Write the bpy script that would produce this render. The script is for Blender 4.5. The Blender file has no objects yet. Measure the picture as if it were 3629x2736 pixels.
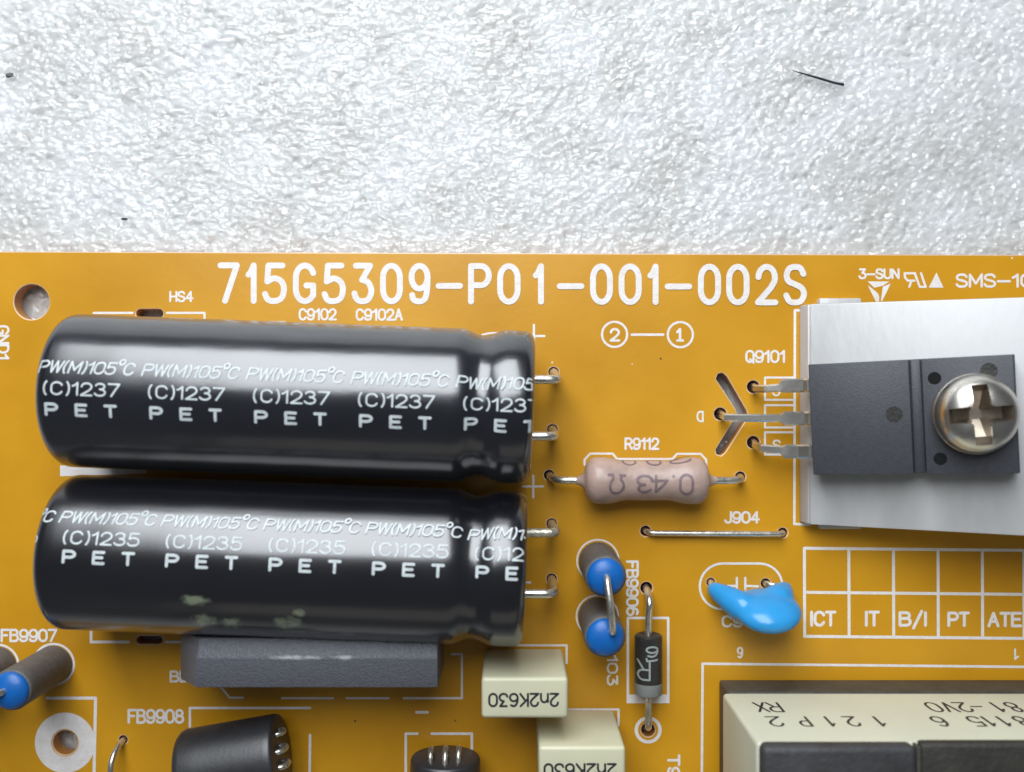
import bpy, bmesh, math, random
import numpy as np
from mathutils import Vector, Matrix

random.seed(7)
S = 0.001                      # everything below is written in millimetres
H = 92.0                       # lens height above the board
K = 38.55                      # photograph pixels per millimetre on the board
CX, CY = 1814.5, 1368.0
R = math.radians
scene = bpy.context.scene
COL = scene.collection

# ------------------------------------------------------------------ camera
cam = bpy.data.cameras.new('camera')
cam.sensor_width = 36.0
cam.lens = 36.0 * K * H / 3629.0
cam.clip_start = 0.005
cam.clip_end = 20.0
cam.dof.use_dof = True
cam.dof.focus_distance = (H - 3.0) * S
cam.dof.aperture_fstop = 26.0
cam_o = bpy.data.objects.new('camera', cam)
cam_o.location = (0, 0, H * S)
COL.objects.link(cam_o)
scene.camera = cam_o

# ------------------------------------------------------------------ light: a window behind the board, a dim room
w = bpy.data.worlds.new('World')
scene.world = w
w.use_nodes = True
bg = w.node_tree.nodes['Background']
bg.inputs[0].default_value = (0.86, 0.93, 1.0, 1)
bg.inputs[1].default_value = 0.11


def area(name, loc, target, sx, sy, power, color):
    l = bpy.data.lights.new(name, 'AREA')
    l.shape = 'RECTANGLE'
    l.size, l.size_y = sx, sy
    l.energy = power
    l.color = color
    o = bpy.data.objects.new(name, l)
    o.location = loc
    o.rotation_euler = (Vector(target) - Vector(loc)).to_track_quat('-Z', 'Y').to_euler()
    COL.objects.link(o)
    return o


za = R(43)
LD = 0.20
area('window_light', (-0.16 * LD, math.sin(za) * LD, math.cos(za) * LD), (0, 0, 0), 0.70 * LD, 1.08 * LD, 19.5 * LD ** 2, (0.91, 0.955, 1.0))
area('room_light', (0.1, -1.0, 0.42), (0, 0, 0), 1.0, 0.35, 0.32, (1.0, 0.93, 0.84))
scene.view_settings.view_transform = 'Standard'
scene.view_settings.look = 'None'
scene.view_settings.exposure = 0.0
scene.view_settings.gamma = 1.0
scene.view_settings.use_curve_mapping = False
scene.cycles.max_bounces = 8

# ------------------------------------------------------------------ materials


def mat(name, base, rough=0.5, metal=0.0, spec=0.5, var=0.0, vscale=600, bump=0.0, bscale=2500, rvar=0.0,
        coat=0.0, coat_rough=0.1, sss=0.0, sheen=0.0, base2=None, stretch=(1, 1, 1), detail=4):
    m = bpy.data.materials.new(name)
    m.use_nodes = True
    nt = m.node_tree
    b = nt.nodes['Principled BSDF']
    b.inputs['Base Color'].default_value = (*base, 1)
    b.inputs['Roughness'].default_value = rough
    b.inputs['Metallic'].default_value = metal
    b.inputs['Specular IOR Level'].default_value = spec
    b.inputs['Coat Weight'].default_value = coat
    b.inputs['Sheen Weight'].default_value = sheen
    b.inputs['Sheen Roughness'].default_value = 0.45
    b.inputs['Coat Roughness'].default_value = coat_rough
    if sss:
        b.inputs['Subsurface Weight'].default_value = sss
        b.inputs['Subsurface Radius'].default_value = (0.001, 0.0008, 0.0006)
        b.inputs['Subsurface Scale'].default_value = 1.0
    tc = nt.nodes.new('ShaderNodeTexCoord')
    mp = nt.nodes.new('ShaderNodeMapping')
    mp.inputs['Scale'].default_value = stretch
    nt.links.new(tc.outputs['Object'], mp.inputs[0])
    n = nt.nodes.new('ShaderNodeTexNoise')
    n.inputs['Scale'].default_value = vscale
    n.inputs['Detail'].default_value = detail
    nt.links.new(mp.outputs[0], n.inputs['Vector'])
    if var or base2:
        b2 = base2 or tuple(c * (1 - var) for c in base)
        b1 = base if base2 else tuple(min(1, c * (1 + var)) for c in base)
        r = nt.nodes.new('ShaderNodeValToRGB')
        r.color_ramp.elements[0].position = 0.32
        r.color_ramp.elements[1].position = 0.68
        r.color_ramp.elements[0].color = (*b2, 1)
        r.color_ramp.elements[1].color = (*b1, 1)
        nt.links.new(n.outputs['Fac'], r.inputs[0])
        nt.links.new(r.outputs[0], b.inputs['Base Color'])
    if rvar:
        mr = nt.nodes.new('ShaderNodeMapRange')
        mr.inputs['From Min'].default_value = 0.3
        mr.inputs['From Max'].default_value = 0.7
        mr.inputs['To Min'].default_value = max(0.02, rough - rvar)
        mr.inputs['To Max'].default_value = rough + rvar
        nt.links.new(n.outputs['Fac'], mr.inputs[0])
        nt.links.new(mr.outputs[0], b.inputs['Roughness'])
    if bump:
        n2 = nt.nodes.new('ShaderNodeTexNoise')
        n2.inputs['Scale'].default_value = bscale
        n2.inputs['Detail'].default_value = 3
        nt.links.new(mp.outputs[0], n2.inputs['Vector'])
        bp = nt.nodes.new('ShaderNodeBump')
        bp.inputs['Strength'].default_value = bump
        bp.inputs['Distance'].default_value = 0.0002
        nt.links.new(n2.outputs['Fac'], bp.inputs['Height'])
        nt.links.new(bp.outputs[0], b.inputs['Normal'])
    return m


def stain(m, spots, color, rough=0.6):
    """Dirt marks with a shape of their own: (x, y, z, radius) in object millimetres, broken up by noise."""
    nt = m.node_tree
    b = nt.nodes['Principled BSDF']
    tc = nt.nodes.new('ShaderNodeTexCoord')
    no = nt.nodes.new('ShaderNodeTexNoise')
    no.inputs['Scale'].default_value = 1500
    no.inputs['Detail'].default_value = 5
    nt.links.new(tc.outputs['Object'], no.inputs['Vector'])
    tot = None
    for (x, y, z, rad, sx) in spots:
        mp = nt.nodes.new('ShaderNodeMapping')
        mp.vector_type = 'POINT'
        mp.inputs['Location'].default_value = (-x * S / (rad * sx * S), -y / rad, -z / rad)
        mp.inputs['Scale'].default_value = (1 / (rad * sx * S), 1 / (rad * S), 1 / (rad * S))
        nt.links.new(tc.outputs['Object'], mp.inputs[0])
        le = nt.nodes.new('ShaderNodeVectorMath')
        le.operation = 'LENGTH'
        nt.links.new(mp.outputs[0], le.inputs[0])
        mr = nt.nodes.new('ShaderNodeMapRange')
        mr.inputs['From Min'].default_value = 1.0
        mr.inputs['From Max'].default_value = 0.2
        nt.links.new(le.outputs['Value'], mr.inputs[0])
        if tot is None:
            tot = mr.outputs[0]
        else:
            mx = nt.nodes.new('ShaderNodeMath')
            mx.operation = 'MAXIMUM'
            nt.links.new(tot, mx.inputs[0])
            nt.links.new(mr.outputs[0], mx.inputs[1])
            tot = mx.outputs[0]
    mu = nt.nodes.new('ShaderNodeMath')
    mu.operation = 'MULTIPLY'
    nt.links.new(tot, mu.inputs[0])
    nt.links.new(no.outputs['Fac'], mu.inputs[1])
    rr = nt.nodes.new('ShaderNodeMapRange')
    rr.inputs['From Min'].default_value = 0.22
    rr.inputs['From Max'].default_value = 0.50
    nt.links.new(mu.outputs[0], rr.inputs[0])
    mix = nt.nodes.new('ShaderNodeMix')
    mix.data_type = 'RGBA'
    nt.links.new(rr.outputs[0], mix.inputs['Factor'])
    old = b.inputs['Base Color']
    if old.links:
        nt.links.new(old.links[0].from_socket, mix.inputs['A'])
    else:
        mix.inputs['A'].default_value = old.default_value
    mix.inputs['B'].default_value = (*color, 1)
    nt.links.new(mix.outputs['Result'], b.inputs['Base Color'])
    return m


M = {}
M['ink'] = mat('white_ink', (0.82, 0.79, 0.78), 0.45, base2=(0.75, 0.69, 0.64), vscale=1300, bump=0.2, bscale=5000)
M['sleeve'] = mat('black_sleeve', (0.006, 0.007, 0.011), 0.24, spec=1.0, coat=0.45, coat_rough=0.15, sheen=0.09, var=0.2, rvar=0.04, vscale=250, bump=0.07, bscale=1000,
                  stretch=(0.35, 1, 1))
M['sleeve_dirty'] = mat('black_sleeve_soiled', (0.006, 0.006, 0.009), 0.24, spec=1.0, coat=0.4, coat_rough=0.16, sheen=0.03, var=0.2, rvar=0.04, vscale=250, bump=0.04,
                        bscale=900, stretch=(0.35, 1, 1))
M['cap_ink'] = mat('grey_white_ink', (0.62, 0.67, 0.68), 0.45, base2=(0.46, 0.51, 0.52), vscale=2600)
M['tin'] = mat('tinned_wire', (0.70, 0.67, 0.60), 0.30, metal=0.90, var=0.10, vscale=1500, bump=0.07, bscale=2200, rvar=0.08)
M['tin_flat'] = mat('tinned_strip', (0.66, 0.63, 0.57), 0.27, metal=0.95, var=0.08, vscale=500, bump=0.10, bscale=900)
M['tin_flux'] = mat('tinned_wire_with_flux', (0.60, 0.56, 0.46), 0.42, metal=0.8, var=0.35, vscale=2500, bump=0.6, bscale=3500)
M['resistor'] = mat('pink_grey_coating', (0.42, 0.298, 0.25), 0.36, var=0.12, vscale=700, bump=0.25, bscale=1500, spec=0.5)
M['res_ink'] = mat('violet_grey_ink', (0.20, 0.14, 0.15), 0.5, var=0.15, vscale=2500)
M['ferrite'] = mat('grey_brown_ferrite', (0.105, 0.099, 0.096), 0.55, var=0.14, vscale=1400, bump=0.35, bscale=6000)
M['blue'] = mat('blue_epoxy', (0.004, 0.115, 0.42), 0.38, var=0.08, vscale=900, bump=0.1, bscale=2500)
M['disc_blue'] = mat('bright_blue_epoxy', (0.03, 0.30, 0.66), 0.26, spec=0.5, var=0.06, vscale=400, bump=0.07, bscale=900)
M['diode'] = mat('black_moulding', (0.030, 0.028, 0.027), 0.35, var=0.2, vscale=1200, bump=0.2, bscale=5000)
M['diode_band'] = mat('grey_band_paint', (0.22, 0.23, 0.22), 0.45, var=0.08, vscale=1500)
M['diode_ink'] = mat('pale_grey_ink', (0.32, 0.35, 0.34), 0.5)
M['alu'] = mat('brushed_aluminium', (0.53, 0.53, 0.528), 0.52, metal=0.22, var=0.09, vscale=300, bump=0.14, bscale=1600, rvar=0.07,
               stretch=(1, 0.35, 1))
M['moulding'] = mat('dark_grey_moulding', (0.052, 0.054, 0.064), 0.50, var=0.1, vscale=2600, bump=0.14, bscale=7000)
M['pit'] = mat('dark_pit', (0.010, 0.010, 0.011), 0.8, spec=0.15)
M['nickel'] = mat('nickel_plate', (0.72, 0.685, 0.62), 0.31, metal=1.0, var=0.1, vscale=500, rvar=0.05)
M['recess'] = mat('nickel_recess_shade', (0.40, 0.345, 0.285), 0.38, metal=0.9, var=0.2, vscale=900)  # same plating as the head, shade and brown reflections put into the colour
M['bridge'] = mat('grey_epoxy_block', (0.125, 0.129, 0.148), 0.42, var=0.1, vscale=3500, bump=0.55, bscale=6500)
M['cream'] = mat('cream_plastic', (0.62, 0.60, 0.42), 0.40, var=0.03, vscale=300, bump=0.05, bscale=2500)
M['black_ink'] = mat('black_ink', (0.02, 0.022, 0.028), 0.5)
M['tape'] = mat('cream_tape', (0.62, 0.62, 0.48), 0.45, var=0.05, vscale=120, bump=0.06, bscale=600)
M['core'] = mat('charcoal_ferrite', (0.050, 0.050, 0.054), 0.58, base2=(0.034, 0.032, 0.032), vscale=420, bump=0.4, bscale=1800)
M['core_brown'] = mat('brown_charcoal_ferrite', (0.036, 0.032, 0.026), 0.62, base2=(0.022, 0.022, 0.018), vscale=420, bump=0.4, bscale=1800)
M['bobbin'] = mat('grey_brown_bobbin', (0.060, 0.054, 0.042), 0.55, base2=(0.040, 0.038, 0.032), vscale=700, bump=0.4, bscale=2500)
M['choke'] = mat('black_ferrite', (0.024, 0.024, 0.027), 0.42, spec=0.8, var=0.15, vscale=900, bump=0.06, bscale=3500)
M['fibre'] = mat('dark_blue_fibre', (0.012, 0.015, 0.03), 0.5)
M['speck'] = mat('grey_speck', (0.10, 0.11, 0.10), 0.7)


def board_material():
    m = mat('solder_resist', (0.65, 0.315, 0.010), 0.34, spec=0.5, base2=(0.53, 0.243, 0.007), vscale=75, bump=0.05, bscale=1500, rvar=0.04)
    nt = m.node_tree
    b = nt.nodes['Principled BSDF']
    g = nt.nodes.new('ShaderNodeNewGeometry')
    sx = nt.nodes.new('ShaderNodeSeparateXYZ')
    nt.links.new(g.outputs['True Normal'], sx.inputs[0])
    mr = nt.nodes.new('ShaderNodeMapRange')
    mr.inputs['From Min'].default_value = 0.96
    mr.inputs['From Max'].default_value = 0.99
    nt.links.new(sx.outputs['Z'], mr.inputs[0])
    cut = nt.nodes.new('ShaderNodeValToRGB')       # drilled and sawn walls, orange with painted through-glow, lit rim painted paler
    cut.color_ramp.elements[0].position, cut.color_ramp.elements[0].color = 0.12, (0.52, 0.22, 0.045, 1)
    cut.color_ramp.elements[1].position, cut.color_ramp.elements[1].color = 0.35, (0.74, 0.52, 0.34, 1)
    nt.links.new(sx.outputs['Z'], cut.inputs[0])
    mix = nt.nodes.new('ShaderNodeMix')
    mix.data_type = 'RGBA'
    nt.links.new(mr.outputs[0], mix.inputs['Factor'])
    nt.links.new(cut.outputs[0], mix.inputs['A'])
    nt.links.new(b.inputs['Base Color'].links[0].from_socket, mix.inputs['B'])
    nt.links.new(mix.outputs['Result'], b.inputs['Base Color'])
    return m


M['board'] = board_material()


def dust(m, scale, size, color, amount):
    """single grains of dirt: a few of the cells of a point pattern carry a small round speck"""
    nt = m.node_tree
    b = nt.nodes['Principled BSDF']
    tc = nt.nodes.new('ShaderNodeTexCoord')
    v = nt.nodes.new('ShaderNodeTexVoronoi')
    v.inputs['Scale'].default_value = scale
    nt.links.new(tc.outputs['Object'], v.inputs['Vector'])
    sx = nt.nodes.new('ShaderNodeSeparateColor')
    nt.links.new(v.outputs['Color'], sx.inputs[0])
    lim = nt.nodes.new('ShaderNodeMath')
    lim.operation = 'MULTIPLY'
    nt.links.new(sx.outputs[0], lim.inputs[0])
    lim.inputs[1].default_value = size
    near = nt.nodes.new('ShaderNodeMath')
    near.operation = 'LESS_THAN'
    nt.links.new(v.outputs['Distance'], near.inputs[0])
    nt.links.new(lim.outputs[0], near.inputs[1])
    pick = nt.nodes.new('ShaderNodeMath')
    pick.operation = 'LESS_THAN'
    nt.links.new(sx.outputs[1], pick.inputs[0])
    pick.inputs[1].default_value = amount
    both = nt.nodes.new('ShaderNodeMath')
    both.operation = 'MULTIPLY'
    nt.links.new(near.outputs[0], both.inputs[0])
    nt.links.new(pick.outputs[0], both.inputs[1])
    mix = nt.nodes.new('ShaderNodeMix')
    mix.data_type = 'RGBA'
    nt.links.new(both.outputs[0], mix.inputs['Factor'])
    nt.links.new(b.inputs['Base Color'].links[0].from_socket, mix.inputs['A'])
    mix.inputs['B'].default_value = (*color, 1)
    nt.links.new(mix.outputs['Result'], b.inputs['Base Color'])


dust(M['board'], 420, 0.065, (0.10, 0.06, 0.03), 0.10)
dust(M['board'], 520, 0.055, (0.75, 0.62, 0.45), 0.14)
dust(M['bobbin'], 1400, 0.35, (0.30, 0.28, 0.24), 0.10)
dust(M['sleeve'], 500, 0.05, (0.35, 0.36, 0.36), 0.10)
dust(M['sleeve_dirty'], 500, 0.06, (0.35, 0.36, 0.34), 0.14)
dust(M['moulding'], 700, 0.06, (0.45, 0.46, 0.48), 0.10)
dust(M['alu'], 600, 0.10, (0.16, 0.15, 0.13), 0.08)


def foam_material():
    m = bpy.data.materials.new('pearl_foam')
    m.use_nodes = True
    nt = m.node_tree
    b = nt.nodes['Principled BSDF']
    b.inputs['Roughness'].default_value = 0.12
    b.inputs['Subsurface Weight'].default_value = 1.0
    b.inputs['Subsurface Radius'].default_value = (0.9, 0.9, 0.95)
    b.inputs['Subsurface Scale'].default_value = 0.0035
    b.inputs['Specular IOR Level'].default_value = 0.0
    b.inputs['Coat Weight'].default_value = 1.0
    b.inputs['Coat Roughness'].default_value = 0.10
    b.inputs['Coat IOR'].default_value = 1.8
    tc = nt.nodes.new('ShaderNodeTexCoord')
    n = nt.nodes.new('ShaderNodeTexNoise')
    n.inputs['Scale'].default_value = 170
    n.inputs['Detail'].default_value = 6
    nt.links.new(tc.outputs['Object'], n.inputs['Vector'])
    r = nt.nodes.new('ShaderNodeValToRGB')
    e = r.color_ramp.elements
    e[0].position, e[0].color = 0.34, (0.55, 0.542, 0.525, 1)
    e[1].position, e[1].color = 0.70, (0.665, 0.675, 0.685, 1)
    x = e.new(0.5)
    x.color = (0.61, 0.62, 0.61, 1)
    nt.links.new(n.outputs['Fac'], r.inputs[0])
    # sparse tiny dark grains lying in the cells
    v = nt.nodes.new('ShaderNodeTexNoise')
    v.inputs['Scale'].default_value = 900
    v.inputs['Detail'].default_value = 2
    nt.links.new(tc.outputs['Object'], v.inputs['Vector'])
    vr = nt.nodes.new('ShaderNodeMapRange')
    vr.inputs['From Min'].default_value = 0.70
    vr.inputs['From Max'].default_value = 0.80
    nt.links.new(v.outputs['Fac'], vr.inputs[0])
    mix = nt.nodes.new('ShaderNodeMix')
    mix.data_type = 'RGBA'
    nt.links.new(vr.outputs[0], mix.inputs['Factor'])
    nt.links.new(r.outputs[0], mix.inputs['A'])
    mix.inputs['B'].default_value = (0.48, 0.47, 0.45, 1)
    nt.links.new(mix.outputs['Result'], b.inputs['Base Color'])
    mp = nt.nodes.new('ShaderNodeMapping')
    mp.inputs['Rotation'].default_value = (0, 0, R(12))
    mp.inputs['Scale'].default_value = (0.62, 1.25, 1)
    nt.links.new(tc.outputs['Object'], mp.inputs[0])
    n2 = nt.nodes.new('ShaderNodeTexNoise')
    n2.inputs['Scale'].default_value = 1500
    n2.inputs['Detail'].default_value = 1.6
    n2.inputs['Roughness'].default_value = 0.5
    n2.inputs['Distortion'].default_value = 0.5
    nt.links.new(mp.outputs[0], n2.inputs['Vector'])
    bp = nt.nodes.new('ShaderNodeBump')
    bp.inputs['Strength'].default_value = 1.0
    bp.inputs['Distance'].default_value = 0.00068
    nt.links.new(n2.outputs['Fac'], bp.inputs['Height'])
    nt.links.new(bp.outputs[0], b.inputs['Coat Normal'])
    return m


M['foam'] = foam_material()

# ------------------------------------------------------------------ geometry helpers (millimetres in, metres out)
ROOT = {}                      # object name -> world position (mm) of its thing's origin


def W(x, y, z=0.0):
    """the place in millimetres of a thing at height z that the photograph shows at pixel x, y"""
    f = (H - z) / H / K
    return Vector(((x - CX) * f, (CY - y) * f, z))


def tag(o, label=None, cat=None, group=None, kind=None):
    if label: o['label'] = label
    if cat: o['category'] = cat
    if group: o['group'] = group
    if kind: o['kind'] = kind
    return o


def thing(name, loc, label, cat, group=None):
    o = bpy.data.objects.new(name, None)
    o.empty_display_size = 0.003
    COL.objects.link(o)
    loc = Vector(loc)
    o.location = loc * S
    ROOT[o.name] = loc
    return tag(o, label, cat, group)


class Mesh:
    def __init__(self):
        self.v, self.f = [], []

    def add(self, verts, faces):
        n = len(self.v)
        self.v += [tuple(p) for p in verts]
        self.f += [tuple(i + n for i in q) for q in faces]
        return self


def obj(name, mesh, m, parent=None, smooth=True, origin=None, auto=35):
    org = ROOT[parent.name] if parent is not None else Vector(origin or (0, 0, 0))
    me = bpy.data.meshes.new(name)
    a = np.array(mesh.v, dtype=float).reshape(-1, 3)
    a = (a - np.array(org)) * S
    me.from_pydata(a.tolist(), [], mesh.f)
    me.materials.append(m)
    o = bpy.data.objects.new(name, me)
    COL.objects.link(o)
    ROOT[o.name] = org
    if parent is not None:
        o.parent = parent
    else:
        o.location = Vector(org) * S
    if smooth:
        me.polygons.foreach_set('use_smooth', [True] * len(me.polygons))
        if auto < 179:
            me.set_sharp_from_angle(angle=R(auto))
    me.update()
    return o


def catmull(pts, n=6, closed=False):
    P = [Vector(p) for p in pts]
    out = []
    L = len(P)
    rng = range(L if closed else L - 1)
    for i in rng:
        if closed:
            a, b, c, d = P[(i - 1) % L], P[i], P[(i + 1) % L], P[(i + 2) % L]
        else:
            b, c = P[i], P[i + 1]
            a = P[i - 1] if i else b + (b - c)
            d = P[i + 2] if i + 2 < L else c + (c - b)
        for k in range(n):
            t = k / n
            out.append(0.5 * ((2 * b) + (-a + c) * t + (2 * a - 5 * b + 4 * c - d) * t * t + (-a + 3 * b - 3 * c + d) * t ** 3))
    if not closed:
        out.append(P[-1])
    return out


def tube(mesh, pts, r, seg=14, cap=True):
    pts = [Vector(p) for p in pts]
    rs = r if isinstance(r, (list, tuple)) else [r] * len(pts)
    n = len(pts)
    tang = []
    for i in range(n):
        t = pts[min(i + 1, n - 1)] - pts[max(i - 1, 0)]
        tang.append(t.normalized())
    up = Vector((0, 0, 1)) if abs(tang[0].z) < 0.9 else Vector((0, 1, 0))
    nrm = (up - tang[0] * up.dot(tang[0])).normalized()
    v, f = [], []
    for i in range(n):
        nrm = (nrm - tang[i] * nrm.dot(tang[i])).normalized()
        bn = tang[i].cross(nrm)
        for k in range(seg):
            a = 2 * math.pi * k / seg
            v.append(pts[i] + (nrm * math.cos(a) + bn * math.sin(a)) * rs[i])
    for i in range(n - 1):
        for k in range(seg):
            k2 = (k + 1) % seg
            f.append((i * seg + k, i * seg + k2, (i + 1) * seg + k2, (i + 1) * seg + k))
    if cap:
        f.append(tuple(reversed(range(seg))))
        f.append(tuple((n - 1) * seg + k for k in range(seg)))
    mesh.add(v, f)
    return mesh


def bend(pts, rad=0.7, n=5):
    """round the corners of a wire path"""
    P = [Vector(p) for p in pts]
    out = [P[0]]
    for i in range(1, len(P) - 1):
        a, b, c = P[i - 1], P[i], P[i + 1]
        d1, d2 = (a - b), (c - b)
        r = min(rad, d1.length * 0.48, d2.length * 0.48)
        p0, p2 = b + d1.normalized() * r, b + d2.normalized() * r
        for k in range(n + 1):
            t = k / n
            out.append(p0 * (1 - t) ** 2 + b * 2 * t * (1 - t) + p2 * t * t)
    out.append(P[-1])
    return out


def lathe(mesh, prof, org, axis, seg=48, wob=None):
    """prof: (distance along axis, radius)"""
    ax = Vector(axis).normalized()
    up = Vector((0, 0, 1)) if abs(ax.z) < 0.9 else Vector((0, 1, 0))
    e1 = (up - ax * up.dot(ax)).normalized()
    e2 = ax.cross(e1)
    org = Vector(org)
    v, f = [], []
    for (a, r) in prof:
        for k in range(seg):
            t = 2 * math.pi * k / seg
            rr = r * (1 + (wob(a, t) if wob else 0))
            v.append(org + ax * a + (e1 * math.cos(t) + e2 * math.sin(t)) * rr)
    n = len(prof)
    for i in range(n - 1):
        for k in range(seg):
            k2 = (k + 1) % seg
            f.append((i * seg + k, i * seg + k2, (i + 1) * seg + k2, (i + 1) * seg + k))
    f.append(tuple(reversed(range(seg))))
    f.append(tuple((n - 1) * seg + k for k in range(seg)))
    mesh.add(v, f)
    return mesh


def from_bm(bm):
    mh = Mesh()
    bm.verts.index_update()
    mh.add([v.co.copy() for v in bm.verts], [[v.index for v in f.verts] for f in bm.faces])
    bm.free()
    return mh


def rbox(lo, hi, bev=0.2, seg=3, frame=None, verts=None):
    """bevelled box between two corners (in an optional frame matrix)"""
    bm = bmesh.new()
    bmesh.ops.create_cube(bm, size=1)
    lo, hi = Vector(lo), Vector(hi)
    for v in bm.verts:
        v.co = Vector([lo[i] + (hi[i] - lo[i]) * (v.co[i] + 0.5) for i in range(3)])
    if verts:
        for v in bm.verts:
            v.co = verts(v.co)
    if bev:
        bmesh.ops.bevel(bm, geom=list(bm.edges), offset=bev, segments=seg, profile=0.5, affect='EDGES')
    if frame is not None:
        bm.transform(frame)
    return from_bm(bm)


def strip(mesh, pts, widths, th, side=(0, 1, 0)):
    """a flat metal lead: rectangular section, width along `side`"""
    P = [Vector(p) for p in pts]
    sd = Vector(side)
    n = len(P)
    v, f = [], []
    for i in range(n):
        t = (P[min(i + 1, n - 1)] - P[max(i - 1, 0)]).normalized()
        s = (sd - t * sd.dot(t)).normalized()
        u = t.cross(s).normalized()
        c = 0.14 / (widths[i] / 2)
        for (a, b) in ((-1 + c, -1), (1 - c, -1), (1, -.4), (1, .4), (1 - c, 1), (-1 + c, 1), (-1, .4), (-1, -.4)):
            v.append(P[i] + s * (a * widths[i] / 2) + u * (b * th / 2))
    for i in range(n - 1):
        for k in range(8):
            k2 = (k + 1) % 8
            f.append((i * 8 + k, i * 8 + k2, (i + 1) * 8 + k2, (i + 1) * 8 + k))
    f.append(tuple(reversed(range(8))))
    f.append(tuple((n - 1) * 8 + k for k in range(8)))
    mesh.add(v, f)
    return mesh


# ------------------------------------------------------------------ stroke lettering


def arc(cx, cy, rx, ry, a0, a1, n=14):
    return [(cx + rx * math.cos(R(a0 + (a1 - a0) * i / n)), cy + ry * math.sin(R(a0 + (a1 - a0) * i / n))) for i in range(n + 1)]


def sp(*pts):
    return [tuple(p)[:2] for p in catmull([(a, b, 0) for a, b in pts], 6)]


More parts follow.
